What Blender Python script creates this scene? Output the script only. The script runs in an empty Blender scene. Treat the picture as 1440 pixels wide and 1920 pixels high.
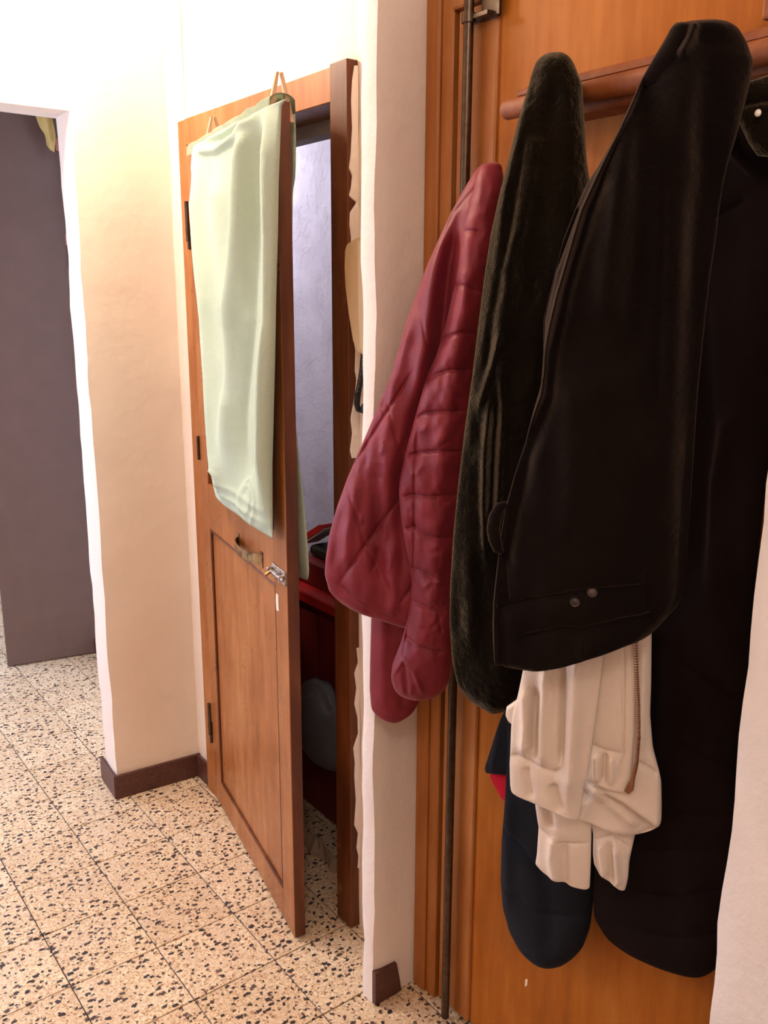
import bpy, bmesh, math, random
import numpy as np
from mathutils import Vector, Matrix
random.seed(7); rng = np.random.RandomState(3)
D = bpy.data; SC = bpy.context.scene; COL = SC.collection
T = 0.21                                   # one floor tile in metres
CAMP = np.array([-4.33034166, -11.7294290, 7.38776917]) * T
YAW, PITCH, ROLL, FPX = 6.49899777e-01, -2.34725736e-01, 4.26939895e-03, 1674.70989

# ---------------------------------------------------------------- camera
ca, sa, cb, sb, cc, sc_ = math.cos(YAW), math.sin(YAW), math.cos(PITCH), math.sin(PITCH), math.cos(ROLL), math.sin(ROLL)
Fv = np.array([sa*cb, ca*cb, sb]); r0 = np.array([ca, -sa, 0.]); u0 = np.cross(r0, Fv)
Rv = cc*r0 + sc_*u0; Uv = -sc_*r0 + cc*u0
cam = D.cameras.new('camera'); camo = D.objects.new('camera', cam); COL.objects.link(camo)
cam.sensor_fit = 'HORIZONTAL'; cam.sensor_width = 36; cam.lens = FPX/1440*36; cam.clip_start = .02
camo.matrix_world = Matrix(((Rv[0], Uv[0], -Fv[0], CAMP[0]), (Rv[1], Uv[1], -Fv[1], CAMP[1]), (Rv[2], Uv[2], -Fv[2], CAMP[2]), (0, 0, 0, 1)))
SC.camera = camo

# ---------------------------------------------------------------- world and light
w = D.worlds.new('world'); SC.world = w; w.use_nodes = True
w.node_tree.nodes['Background'].inputs[0].default_value = (1, .86, .72, 1)
w.node_tree.nodes['Background'].inputs[1].default_value = .15
def area(name, loc, target, size, power, color, size_y=None):
    l = D.lights.new(name, 'AREA'); l.energy = power; l.color = color
    l.shape = 'RECTANGLE'; l.size = size; l.size_y = size_y or size
    o = D.objects.new(name, l); COL.objects.link(o); o.location = [c*T for c in loc]
    d = Vector(target)*T - o.location; o.rotation_euler = d.to_track_quat('-Z', 'Y').to_euler(); return o
def lamp(name, loc, power, color, r):
    l = D.lights.new(name, 'POINT'); l.energy = power; l.color = color; l.shadow_soft_size = r
    o = D.objects.new(name, l); COL.objects.link(o); o.location = [c*T for c in loc]; return o
lamp('ceiling_lamp', (-1.9, -.6, 11.6), 44, (1, .83, .64), .08)
lamp('rear_fill', (-6.0, -13.5, 12.3), 20, (1, .88, .80), .12)  # added fill behind the camera, lifts the surfaces that face it
area('hall_window_light', (-8.3, 1.2, 5.5), (0, -3.0, 2.0), 1.2, 29, (.64, .74, 1), 1.5)
area('bedroom_window_light', (-5.5, 8, 7), (0, 5, 1), 1.0, 38, (.58, .72, 1), 1.4)
area('storeroom_window_light', (2.6, 5.0, 10.5), (4.6, .8, 5.5), .5, 17, (.74, .79, 1), .5)
SC.view_settings.view_transform = 'Standard'; SC.view_settings.look = 'None'
SC.view_settings.exposure = 0.1; SC.view_settings.gamma = 1; SC.view_settings.use_curve_mapping = False
SC.cycles.max_bounces = 6; SC.cycles.diffuse_bounces = 4; SC.cycles.caustics_reflective = False; SC.cycles.caustics_refractive = False

# ---------------------------------------------------------------- helpers
def ray(px, py): return Fv + Rv*(px-720)/FPX - Uv*(py-960)/FPX
def onX(px, py, X): d = ray(px, py); return CAMP + (X*T-CAMP[0])/d[0]*d
def onY(px, py, Y): d = ray(px, py); return CAMP + (Y*T-CAMP[1])/d[1]*d
def onP(px, py, A, n): d = ray(px, py); return CAMP + ((A-CAMP)@n)/(d@n)*d
def V(x, y, z): return (x*T, y*T, z*T)
def obj(name, data, parent=None, mat=None, **k):
    o = D.objects.new(name, data); COL.objects.link(o)
    if parent: o.parent = parent
    if mat and data: data.materials.append(mat)
    for a, b in k.items(): o[a] = b
    return o
def empty(name, loc, label=None, cat=None, group=None, rz=0, kind=None):
    o = D.objects.new(name, None); COL.objects.link(o); o.location = loc; o.rotation_euler = (0, 0, rz); o.empty_display_size = .05
    if label: o['label'] = label; o['category'] = cat
    if group: o['group'] = group
    if kind: o['kind'] = kind
    return o
def mesh_bm(bm, name='m', smooth=False, ang=None):
    me = D.meshes.new(name); bm.normal_update(); bm.to_mesh(me); bm.free()
    if smooth:
        for f in me.polygons: f.use_smooth = True
        if ang is not None: me.set_sharp_from_angle(angle=math.radians(ang))
    return me
def box_bm(lo, hi, bevel=0, seg=1, bm=None):
    bm2 = bmesh.new()
    bmesh.ops.create_cube(bm2, size=1)
    for v in bm2.verts: v.co = Vector([(lo[i]+hi[i])/2 + v.co[i]*(hi[i]-lo[i]) for i in range(3)])
    if bevel: bmesh.ops.bevel(bm2, geom=bm2.edges[:], offset=bevel, segments=seg, affect='EDGES', profile=.5)
    if bm is None: return bm2
    me = D.meshes.new('t'); bm2.to_mesh(me); bm2.free(); bm.from_mesh(me); D.meshes.remove(me); return bm
def box(name, lo, hi, mat, parent=None, bevel=0, seg=1, **k):
    return obj(name, mesh_bm(box_bm(lo, hi, bevel, seg), name), parent, mat, **k)
def tbox(name, lo, hi, mat, parent=None, bevel=0, seg=1, **k):     # in tile units
    return box(name, V(*lo), V(*hi), mat, parent, bevel, seg, **k)
def tube_bm(pts, r, n=10, bm=None, closed=False):
    bm = bm or bmesh.new(); pts = [Vector(p) for p in pts]; rings = []
    N = len(pts); rr = r if hasattr(r, '__len__') else [r]*N
    prev = None
    for i, p in enumerate(pts):
        t = (pts[min(i+1, N-1)] - pts[max(i-1, 0)]).normalized()
        a = prev if prev is not None else (Vector((0, 0, 1)) if abs(t.z) < .9 else Vector((1, 0, 0)))
        x = (a - t*a.dot(t)).normalized(); y = t.cross(x); prev = x
        rings.append([bm.verts.new(p + (x*math.cos(2*math.pi*k/n) + y*math.sin(2*math.pi*k/n))*rr[i]) for k in range(n)])
    for a, b in zip(rings[:-1], rings[1:]):
        for k in range(n): bm.faces.new((a[k], a[(k+1) % n], b[(k+1) % n], b[k]))
    bm.faces.new(rings[0][::-1]); bm.faces.new(rings[-1])
    return bm
def tube(name, pts, r, mat, parent=None, n=10, **k): return obj(name, mesh_bm(tube_bm(pts, r, n), name, True, 50), parent, mat, **k)
def prism_bm(poly, thick, nrm):                                     # polygon of 3-D points, thickened along nrm
    bm = bmesh.new(); nrm = Vector(nrm)*thick
    a = [bm.verts.new(Vector(p)) for p in poly]; b = [bm.verts.new(Vector(p)+nrm) for p in poly]
    bm.faces.new(a); bm.faces.new(b[::-1]); n = len(a)
    for i in range(n): bm.faces.new((a[i], b[i], b[(i+1) % n], a[(i+1) % n]))
    bmesh.ops.triangulate(bm, faces=[f for f in bm.faces if len(f.verts) > 4])
    bmesh.ops.recalc_face_normals(bm, faces=bm.faces[:]); return bm
def vnoise(x, y, seed=0):                                           # smooth value noise, arrays
    x = np.asarray(x, float); y = np.asarray(y, float); xi = np.floor(x).astype(int); yi = np.floor(y).astype(int); fx = x-xi; fy = y-yi
    fx = fx*fx*(3-2*fx); fy = fy*fy*(3-2*fy)
    def h(a, b):
        n = (a*374761393 + b*668265263 + seed*1442695041) & 0x7fffffff
        n = ((n ^ (n >> 13))*1274126177) & 0x7fffffff
        return ((n ^ (n >> 16)) & 0xffff)/32767.5 - 1
    return (h(xi, yi)*(1-fx)+h(xi+1, yi)*fx)*(1-fy) + (h(xi, yi+1)*(1-fx)+h(xi+1, yi+1)*fx)*fy
def rough_box(name, lo, hi, mat, parent=None, step=.25, amp=.0035, seed=0, kind='structure', bevel=.02):
    """a plastered block: rounded, slightly wavy edges and faces (tile units)"""
    bm = bmesh.new(); n = [max(1, int(round((hi[i]-lo[i])/step))) for i in range(3)]
    n = [min(k, 60) for k in n]
    def grid(ax, val, flip):
        a, b = [i for i in range(3) if i != ax]; vs = []
        for i in range(n[a]+1):
            row = []
            for j in range(n[b]+1):
                c = [0, 0, 0]; c[ax] = val; c[a] = lo[a]+(hi[a]-lo[a])*i/n[a]; c[b] = lo[b]+(hi[b]-lo[b])*j/n[b]
                row.append(bm.verts.new(V(*c)))
            vs.append(row)
        for i in range(n[a]):
            for j in range(n[b]): bm.faces.new((vs[i][j], vs[i+1][j], vs[i+1][j+1], vs[i][j+1]))
    for ax in range(3): grid(ax, lo[ax], 0); grid(ax, hi[ax], 1)
    bmesh.ops.remove_doubles(bm, verts=bm.verts[:], dist=1e-5); bmesh.ops.recalc_face_normals(bm, faces=bm.faces[:])
    for v in bm.verts:
        on = [ax for ax in range(3) if abs(v.co[ax]-lo[ax]*T) < 1e-5 or abs(v.co[ax]-hi[ax]*T) < 1e-5]
        z = v.co.z/T
        o = v.co.copy()
        for ax in on:
            if ax == 2 : continue
            s = -1 if abs(v.co[ax]-lo[ax]*T) < 1e-5 else 1
            other = o[1-ax]/T
            d = float(vnoise(z*1.3+other*.7, other*1.1+7*ax, seed))*amp + float(vnoise(z*4.3, other*3.1+ax*5, seed+3))*amp*.4
            if len([q for q in on if q != 2]) > 1: d -= .0035 + abs(float(vnoise(z*2.9, 3.3+ax, seed+9)))*.003
            v.co[ax] += s*d
    me = mesh_bm(bm, name, True, 50); o = obj(name, me, parent, mat)
    if kind and not parent: o['kind'] = kind
    return o

# ---------------------------------------------------------------- materials
class NT:
    def __init__(s, name):
        s.m = D.materials.new(name); s.m.use_nodes = True; s.t = s.m.node_tree; s.b = s.t.nodes['Principled BSDF']
    def n(s, typ, **k):
        nd = s.t.nodes.new('ShaderNode'+typ)
        for a, b in k.items():
            if a.startswith('i_'):
                key = a[2:].replace('_', ' '); nd.inputs[key].default_value = b
            else: setattr(nd, a, b)
        return nd
    def l(s, a, b): s.t.links.new(a, b)
    def ramp(s, fac, stops, interp='LINEAR'):
        r = s.n('ValToRGB'); r.color_ramp.interpolation = interp
        e = r.color_ramp.elements
        while len(e) < len(stops): e.new(.5)
        for i, (p, c) in enumerate(stops): e[i].position = p; e[i].color = (*c, 1) if len(c) == 3 else c
        s.l(fac, r.inputs[0]); return r.outputs[0]
    def coord(s, scale=(1, 1, 1), kind='Object', rot=(0, 0, 0)):
        tc = s.n('TexCoord'); mp = s.n('Mapping'); mp.inputs['Scale'].default_value = scale; mp.inputs['Rotation'].default_value = rot
        s.l(tc.outputs[kind], mp.inputs[0]); return mp.outputs[0]
    def wcoord(s, scale=(1, 1, 1)):
        g = s.n('NewGeometry'); mp = s.n('Mapping'); mp.inputs['Scale'].default_value = scale; s.l(g.outputs['Position'], mp.inputs[0]); return mp.outputs[0]
    def noise(s, vec, scale, detail=4, rough=.55, dist=0):
        k = s.n('TexNoise'); k.inputs['Scale'].default_value = scale; k.inputs['Detail'].default_value = detail
        k.inputs['Roughness'].default_value = rough; k.inputs['Distortion'].default_value = dist; s.l(vec, k.inputs['Vector']); return k.outputs['Fac']
    def mix(s, fac, a, b, mode='MIX'):
        k = s.n('Mix'); k.data_type = 'RGBA'; k.blend_type = mode
        for sock, val in ((k.inputs[0], fac), (k.inputs[6], a), (k.inputs[7], b)):
            if isinstance(val, (int, float)): sock.default_value = val
            elif isinstance(val, tuple): sock.default_value = (*val, 1)
            else: s.l(val, sock)
        return k.outputs[2]
    def math(s, op, a, b=0, c=None):
        k = s.n('Math', operation=op)
        for i, val in enumerate((a, b) if c is None else (a, b, c)):
            if isinstance(val, (int, float)): k.inputs[i].default_value = val
            else: s.l(val, k.inputs[i])
        return k.outputs[0]
    def bump(s, h, strength=.3, dist=.01):
        k = s.n('Bump'); k.inputs['Strength'].default_value = strength; k.inputs['Distance'].default_value = dist
        s.l(h, k.inputs['Height']); s.l(k.outputs[0], s.b.inputs['Normal']); return k
    def base(s, c):
        if isinstance(c, tuple): s.b.inputs['Base Color'].default_value = (*c, 1)
        else: s.l(c, s.b.inputs['Base Color'])
    def set(s, **k):
        for a, v in k.items(): s.b.inputs[a.replace('_', ' ')].default_value = v

def plaster(name, c1, c2, bump=.35, stains=None):
    m = NT(name); v = m.wcoord()
    c = m.ramp(m.noise(v, 2.2, 5), [(.35, c1), (.68, c2)])
    if stains: c = m.mix(m.ramp(m.noise(v, 9, 6, .65), [(.60, (0, 0, 0)), (.72, (.6, .6, .6))]), c, stains)
    m.base(c); m.set(Roughness=.75)
    h = m.math('ADD', m.math('MULTIPLY', m.noise(v, 6, 5, .5), 2.2), m.noise(v, 40, 4, .6))
    m.bump(h, bump, .012); return m.m
M = {}
M['plaster'] = plaster('painted_plaster', (.82, .70, .60), (.78, .64, .54), .13)
M['plaster_white'] = plaster('white_plaster', (.86, .78, .72), (.80, .70, .64), .18)
M['ceiling'] = plaster('ceiling_paint', (.85, .8, .72), (.82, .76, .68), .2)
# flaking store room wall
m = NT('flaking_plaster'); v = m.wcoord()
c = m.ramp(m.noise(v, 3.5, 6, .6), [(.3, (.42, .36, .37)), (.6, (.60, .54, .56))])
cr = m.n('TexVoronoi', feature='DISTANCE_TO_EDGE'); cr.inputs['Scale'].default_value = 4
wv = m.n('Mix'); wv.data_type = 'VECTOR'; wv.inputs[0].default_value = .25; m.l(v, wv.inputs[4])
nz = m.n('TexNoise'); nz.inputs['Scale'].default_value = 9; nz.inputs['Detail'].default_value = 5; m.l(v, nz.inputs['Vector']); m.l(nz.outputs['Color'], wv.inputs[5]); m.l(wv.outputs[1], cr.inputs['Vector'])
m.base(c); m.set(Roughness=.8)
h = m.math('ADD', m.math('MULTIPLY', m.ramp(m.noise(v, 10, 8, .7), [(.47, (0, 0, 0)), (.53, (1, 1, 1))]), 1.0), m.math('MULTIPLY', m.noise(v, 50, 4, .6), .5))
m.bump(h, .32, .012); M['flaking'] = m.m

def terrazzo():
    m = NT('terrazzo'); g = m.n('NewGeometry'); oi = m.n('ObjectInfo')
    off = m.n('Vector' 'Math', operation='SCALE'); off.inputs[0].default_value = (3.1, 7.7, 0); m.l(oi.outputs['Random'], off.inputs['Scale'])
    ad = m.n('VectorMath', operation='ADD'); m.l(g.outputs['Position'], ad.inputs[0]); m.l(off.outputs[0], ad.inputs[1])
    v = ad.outputs[0]
    # warped coordinates give the chips broken edges
    nz = m.n('TexNoise'); nz.inputs['Scale'].default_value = 110; nz.inputs['Detail'].default_value = 2; m.l(v, nz.inputs['Vector'])
    sc = m.n('VectorMath', operation='SCALE'); sc.inputs['Scale'].default_value = .013; m.l(nz.outputs['Color'], sc.inputs[0])
    wv = m.n('VectorMath', operation='ADD'); m.l(v, wv.inputs[0]); m.l(sc.outputs[0], wv.inputs[1]); W = wv.outputs[0]
    def chips(scale, thr, pick, stretch=(1, 1, 1), seedoff=0):
        mp = m.n('Mapping'); mp.inputs['Scale'].default_value = stretch; mp.inputs['Location'].default_value = (seedoff, seedoff*1.7, 0); mp.inputs['Rotation'].default_value = (0, 0, seedoff*2.1); m.l(W, mp.inputs[0])
        vo = m.n('TexVoronoi', voronoi_dimensions='2D', distance='MINKOWSKI'); vo.inputs['Exponent'].default_value = 1.3; vo.inputs['Scale'].default_value = scale; vo.inputs['Randomness'].default_value = .95; m.l(mp.outputs[0], vo.inputs['Vector'])
        se = m.n('SeparateColor'); m.l(vo.outputs['Color'], se.inputs[0])
        size = m.math('MULTIPLY', m.math('ADD', se.outputs[0], .45), thr)
        inside = m.math('LESS_THAN', vo.outputs['Distance'], size)
        sel = m.math('LESS_THAN', se.outputs[1], pick)
        return m.math('MULTIPLY', inside, sel), se.outputs[2]
    vo = m.n('TexVoronoi', voronoi_dimensions='2D'); vo.inputs['Scale'].default_value = 260; m.l(W, vo.inputs['Vector'])
    se = m.n('SeparateColor'); m.l(vo.outputs['Color'], se.inputs[0])
    c = m.ramp(se.outputs[0], [(0, (.46, .27, .13)), (.18, (.66, .47, .28)), (.5, (.78, .61, .40)), (.85, (.88, .76, .56)), (1, (.70, .44, .27))])
    c = m.mix(m.ramp(m.noise(v, 8, 3), [(.4, (0, 0, 0)), (.65, (.35, .35, .35))]), c, (.62, .46, .33))
    p0, q0 = chips(100, .30, .20, (1, 1.3, 1), 1.3)
    c = m.mix(p0, c, m.ramp(q0, [(0, (.30, .15, .09)), (1, (.48, .27, .16))]))
    p1, q1 = chips(46, .30, .40, (1, 1.5, 1), .4)
    c = m.mix(p1, c, m.ramp(q1, [(0, (.022, .016, .016)), (.7, (.05, .035, .035)), (1, (.16, .10, .07))]))
    p2, q2 = chips(70, .28, .26, (1.3, 1, 1), 2.9)
    c = m.mix(p2, c, m.ramp(q2, [(0, (.03, .02, .02)), (1, (.12, .07, .05))]))
    tint = m.ramp(oi.outputs['Random'], [(0, (.90, .86, .82)), (1, (1, 1, 1))]); c = m.mix(1.0, c, tint, 'MULTIPLY')
    m.base(c); m.set(Roughness=.34)
    m.l(m.ramp(m.noise(v, 14, 5), [(.3, (.28,)*3), (.7, (.5,)*3)]), m.b.inputs['Roughness'])
    m.bump(m.noise(v, 60, 3), .06, .003); return m.m
M['terrazzo'] = terrazzo()
m = NT('grout'); v = m.wcoord(); m.base(m.ramp(m.noise(v, 30), [(.3, (.05, .025, .015)), (.7, (.14, .07, .04))])); m.set(Roughness=.9); M['grout'] = m.m
m = NT('skirting_tile'); v = m.wcoord(); m.base(m.ramp(m.noise(v, 90, 3), [(.3, (.055, .017, .012)), (.7, (.11, .035, .026))])); m.set(Roughness=.45); M['skirting'] = m.m

def wood(name, dark, mid, light, rough=.35, figure=1.0, wear=None, vert=True, bump=.05):
    m = NT(name); v = m.coord((1, 1, .12) if vert else (.12, 1, 1))
    v2 = m.coord((1, 1, .5) if vert else (.5, 1, 1), rot=(.0, .5, 0))
    g = m.noise(v, 38, 4, .6, 0); f = m.noise(v2, 4.5, 4, .55, 0)
    a = m.math('ADD', m.math('MULTIPLY', g, .45), m.math('MULTIPLY', f, .55))
    c = m.ramp(a, [(.33, dark), (.5, mid), (.67, light)])
    if wear: c = m.mix(m.ramp(m.noise(m.coord(), 7, 7, .7), [(.63, (0, 0, 0)), (.70, (.8, .8, .8))]), c, wear)
    m.base(c); m.set(Specular_IOR_Level=.3)
    m.l(m.ramp(m.noise(m.coord(), 10, 3), [(.3, (rough-.08,)*3), (.7, (rough+.14,)*3)]), m.b.inputs['Roughness'])
    m.bump(g, bump, .004); return m.m
M['door_wood'] = wood('honey_door_wood', (.23, .066, .014), (.34, .115, .032), (.45, .185, .066), .32)
M['frame_wood'] = wood('brown_frame_wood', (.055, .015, .005), (.11, .030, .009), (.18, .055, .017), .36, wear=(.24, .10, .04))
M['coat_wood'] = wood('amber_door_wood', (.24, .066, .006), (.34, .100, .010), (.42, .145, .022), .42); M['coat_wood'].node_tree.nodes['Principled BSDF'].inputs['Specular IOR Level'].default_value = .12
M['coat_frame'] = wood('amber_frame_wood', (.24, .072, .012), (.34, .115, .024), (.43, .17, .05), .42)
M['rail_wood'] = wood('red_rail_wood', (.15, .034, .008), (.22, .058, .014), (.30, .10, .03), .55, vert=False)
M['peg_wood'] = wood('clothespin_wood', (.45, .25, .15), (.60, .38, .25), (.7, .48, .34), .7)

def metal(name, c, rough=.35, rust=None):
    m = NT(name)
    m.base(m.mix(m.ramp(m.noise(m.coord(), 60, 5), [(.45, (0, 0, 0)), (.62, (1, 1, 1))]), c, rust) if rust else c)
    m.set(Metallic=.9, Roughness=rough); return m.m
M['rod'] = metal('dark_steel', (.10, .07, .05), .30, (.075, .05, .035))
M['brass'] = metal('aged_brass', (.42, .27, .12), .35, (.12, .06, .03))
M['bolt'] = metal('bolt_steel', (.62, .55, .48), .35, (.2, .13, .09))
M['button'] = metal('dull_button', (.07, .055, .05), .5)
M['zip'] = metal('zip_brass', (.45, .22, .12), .45)

def cloth(name, c1, c2, wr=.25, fine=900, sheen=.3, finebump=.35, scale=14, rough=.9, stretch=.45, tint=(1, 1, 1), spec=.12):
    m = NT(name); v = m.wcoord((1, 1, stretch)); v1 = m.wcoord()
    m.base(m.ramp(m.noise(v, scale, 4), [(.3, c1), (.7, c2)])); m.set(Roughness=rough)
    m.b.inputs['Specular IOR Level'].default_value = spec; m.b.inputs['Sheen Weight'].default_value = sheen; m.b.inputs['Sheen Roughness'].default_value = .32; m.b.inputs['Sheen Tint'].default_value = (*tint, 1)
    h = m.math('ADD', m.math('MULTIPLY', m.noise(v, scale*1.6, 5, .6), wr), m.math('MULTIPLY', m.noise(v1, fine, 2), finebump*.15))
    m.bump(h, .5, .02); return m.m
M['towel'] = cloth('towel_terry', (.44, .52, .39), (.51, .59, .45), .10, 420, .25, .9, 10)
M['maroon'] = cloth('maroon_nylon', (.15, .012, .022), (.225, .022, .034), .14, 300, .3, .12, 16, .55, .6, (1, .5, .55), .25)
M['fleece'] = cloth('black_fleece', (.0045, .0030, .0018), (.010, .0065, .0035), .2, 380, .55, 1.6, 9, .98, .4, (.75, .60, .40), .05)
M['cord'] = cloth('black_brushed_cotton', (.0055, .0035, .003), (.009, .006, .005), .12, 600, .24, .8, 8, .98, .4, (.80, .55, .42), .05)
M['longcoat'] = cloth('black_padded_cloth', (.006, .0032, .0026), (.0095, .0055, .0045), .15, 500, .06, .5, 8, .98, .5, (.9, .5, .4), .03)
M['navy'] = cloth('navy_padded_cloth', (.005, .006, .009), (.009, .010, .014), .18, 500, .06, .5, 9, .85, .5, (.6, .7, 1))
M['red_lining'] = cloth('red_lining', (.38, .006, .018), (.5, .012, .028), .1, 400, .1, .2)
M['cream'] = cloth('cream_jersey', (.72, .60, .51), (.80, .68, .59), .10, 700, .2, .5, 9, .95, .35)
M['yellow_cloth'] = cloth('yellow_cloth', (.50, .37, .13), (.62, .48, .2), .2, 300, .1, .3)
def plain(name, c, rough=.5, metallic=0, bump=0):
    m = NT(name); v = m.coord(); m.base(m.ramp(m.noise(v, 12, 4), [(.3, tuple(k*.88 for k in c)), (.7, c)])); m.set(Roughness=rough, Metallic=metallic)
    if bump: m.bump(m.noise(v, 60, 4), bump, .004)
    return m.m
M['intercom'] = plain('yellowed_plastic', (.62, .42, .22), .45)
M['black_cord'] = plain('black_rubber', (.012, .01, .01), .45)
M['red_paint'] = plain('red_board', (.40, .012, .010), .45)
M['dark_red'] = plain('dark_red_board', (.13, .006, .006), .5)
M['bag'] = plain('grey_plastic_bag', (.12, .12, .135), .4, 0, .6)
M['card'] = plain('dusty_cardboard', (.42, .30, .22), .85, 0, .5)
M['grey_door'] = plain('grey_brown_laminate', (.165, .108, .098), .45)
M['white_pin'] = plain('white_enamel', (.9, .86, .8), .3)
M['paper'] = plain('pale_paper', (.45, .40, .36), .7)
M['blue_plastic'] = plain('blue_plastic', (.12, .24, .42), .5)
M['pink_plastic'] = plain('pink_plastic', (.55, .25, .2), .5)
M['white_paint'] = plain('white_gloss', (.75, .68, .62), .4)
M['scratch'] = plain('pale_scratch', (.85, .7, .55), .6)
M['dark_in'] = plain('dark_wood_inside', (.025, .014, .012), .7)

# ---------------------------------------------------------------- floor
fl = tbox('floor', (-9, -16, -.25), (6.5, 12, -.018), M['grout'], kind='structure')
bm = box_bm((-T/2+.0014, -T/2+.0014, -.004*5), (T/2-.0014, T/2-.0014, 0), .0010, 1); tile_me = mesh_bm(bm, 'tile'); tile_me.materials.append(M['terrazzo'])
for i in range(-6, 3):
    for j in range(-9, 11):
        if i == -6 and j > 3: continue
        if i < -3 and j < -6: continue
        o = D.objects.new('tile', tile_me); COL.objects.link(o); o.parent = fl
        o.location = ((i+.5)*T, (j+.5)*T, random.uniform(-.0006, .0002))
        o.rotation_euler = (random.uniform(-.002, .002), random.uniform(-.002, .002), random.uniform(-.004, .004)); 
# plain terrazzo carries on where the tiles are far or out of view
tbox('floor_strip', (-9, 11, -.018), (6.5, 12, -.002), M['terrazzo'], fl)

# ---------------------------------------------------------------- walls
H = 13.6
# end block beside the left doorway
wb = rough_box('wall_end', (0, 0, 0), (2.6, .72, H), M['plaster'], step=.2, seed=1)
wb.location = V(-.16, .40, 0); wb.rotation_euler = (0, 0, -.085)
rough_box('wall_over_doorway', (-9, .43, 9.69), (.4, 1.05, H), M['plaster_white'], seed=2)
# wall with the storeroom door (X = 1.13)
rough_box('wall_right_far', (1.13, -.22, 0), (1.55, .55, H), M['plaster'], seed=3, amp=.002)
rough_box('wall_over_storeroom_door', (1.13, -4.12, 9.56), (1.55, -.2, H), M['plaster'], seed=4, amp=.002)
rough_box('wall_right_strip', (1.10, -5.0, 0), (1.55, -4.08, H), M['plaster'], seed=5, amp=.002)
# pier between the two doors
rough_box('wall_pier', (.505, -5.22, 0), (1.55, -4.98, H), M['plaster_white'], step=.12, seed=6, amp=.004)
# coat door niche
rough_box('wall_over_coat_door', (1.09, -9.05, 9.93), (1.55, -5.2, H), M['plaster_white'], seed=8)
rough_box('wall_near', (.5, -16, 0), (1.55, -9.0, H), M['plaster_white'], step=.12, seed=9, amp=.0035)
# rest of the hall, out of view
tbox('wall_left', (-9.2, -16, 0), (-9, 12, H), M['plaster'], kind='structure')
tbox('wall_back', (-9.2, -16.2, 0), (1.55, -16, H), M['plaster'], kind='structure')
tbox('ceiling', (-9.2, -16.2, H), (6.7, 12.2, H+.3), M['ceiling'], kind='structure')
# room beyond the left doorway
tbox('wall_bedroom_far', (-9.2, 11.4, 0), (6.7, 12, H), M['plaster'], kind='structure')
tbox('wall_bedroom_right', (1.62, 1.0, 0), (1.9, 11.5, H), M['plaster_white'], kind='structure')
# storeroom behind the ajar door
tbox('wall_storeroom_back', (4.6, -6, 0), (4.9, 6.2, H), M['flaking'], kind='structure')
tbox('wall_storeroom_far', (1.9, 6.0, 0), (4.9, 6.3, H), M['flaking'], kind='structure')
tbox('wall_storeroom_near', (1.55, -5.6, 0), (4.9, -5.3, H), M['flaking'], kind='structure')

# baseboards
def skirt(name, a, b, h, th=.008, z0=0):
    a = Vector((a[0]*T, a[1]*T, 0)); b = Vector((b[0]*T, b[1]*T, 0)); e = b-a; L = e.length
    o = box(name, (0, -th, z0), (L, 0, h*T), M['skirting'], bevel=.0015, kind='structure'); o.location = a; o.rotation_euler = (0, 0, math.atan2(e.y, e.x)); return o
skirt('baseboard_end', (-.20, .395), (1.16, .279), .38, .010)
skirt('baseboard_end_side', (-.115, 1.1), (-.17, .36), .38, .010)
skirt('baseboard_right', (1.115, .27), (1.115, -.2), .38, .008)
skirt('baseboard_bedroom', (1.6, 11), (1.6, 1.2), .34, .010)
# chipped skirting tile on the pier
pp = [onY(x, y, -5.245) for x, y in ((704, 1826), (744, 1806), (749, 1832), (753, 1856), (738, 1868), (704, 1884))]
pp[-1][2] = pp[-2][2] = .001
obj('baseboard_pier', mesh_bm(prism_bm(pp, .012, (0, 1, 0)), 'b'), None, M['skirting'], kind='structure')

# ---------------------------------------------------------------- storeroom door frame
fr = empty('door_1', V(1.1, -2.1, 0), kind='structure')
def loc_box(name, lo, hi, mat, parent, bevel=.0015, **k):
    o = tbox(name, lo, hi, mat, None, bevel, **k); o.parent = parent; o.matrix_parent_inverse = Matrix.Translation(-parent.location); return o
loc_box('jamb', (1.00, -4.10, 0), (1.5, -3.80, 9.62), M['frame_wood'], fr)  # unlit side of the frame, its shade put into a darker wood
loc_box('jamb', (1.04, -.46, 0), (1.5, -.20, 9.60), M['door_wood'], fr)
loc_box('head', (1.02, -3.81, 9.28), (1.5, -.45, 9.60), M['door_wood'], fr)
loc_box('inner_lining', (1.5, -4.6, 9.14), (1.72, -.20, 9.5), M['flaking'], fr)
for z in (1.05, 8.1):
    tube('hinge', [V(.99, -.47, z), V(.99, -.47, z+.5)], .006, M['rod'], None, 8).parent = fr
    D.objects[-1]
for o in D.objects:
    if o.name.startswith('hinge'): o.matrix_parent_inverse = Matrix.Translation(-fr.location)
# old plaster smeared over the jamb's edge
def smear(pts_left, right, X, name):
    bm = bmesh.new(); ys = np.arange(pts_left[0][1], pts_left[-1][1]+1, 4.); xs = np.interp(ys, [q[1] for q in pts_left], [q[0] for q in pts_left]); prev = None
    for x, y in zip(xs, ys):
        a = onY(x, y, -4.102); b = np.array([1.12*T, -4.102*T, a[2]]); a[0] = min(a[0], b[0]-.001)
        r = [bm.verts.new(a), bm.verts.new(b), bm.verts.new(b-np.array([0, .004, 0])), bm.verts.new(a+np.array([.0015, -.003, 0]))]
        if prev:
            for k in range(4): bm.faces.new((prev[k], prev[(k+1) % 4], r[(k+1) % 4], r[k]))
        else: bm.faces.new(r[::-1])
        prev = r
    bm.faces.new(prev); bmesh.ops.recalc_face_normals(bm, faces=bm.faces[:])
    o = obj(name, mesh_bm(bm, name, True, 60), None, M['plaster'], kind='structure'); return o
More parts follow.
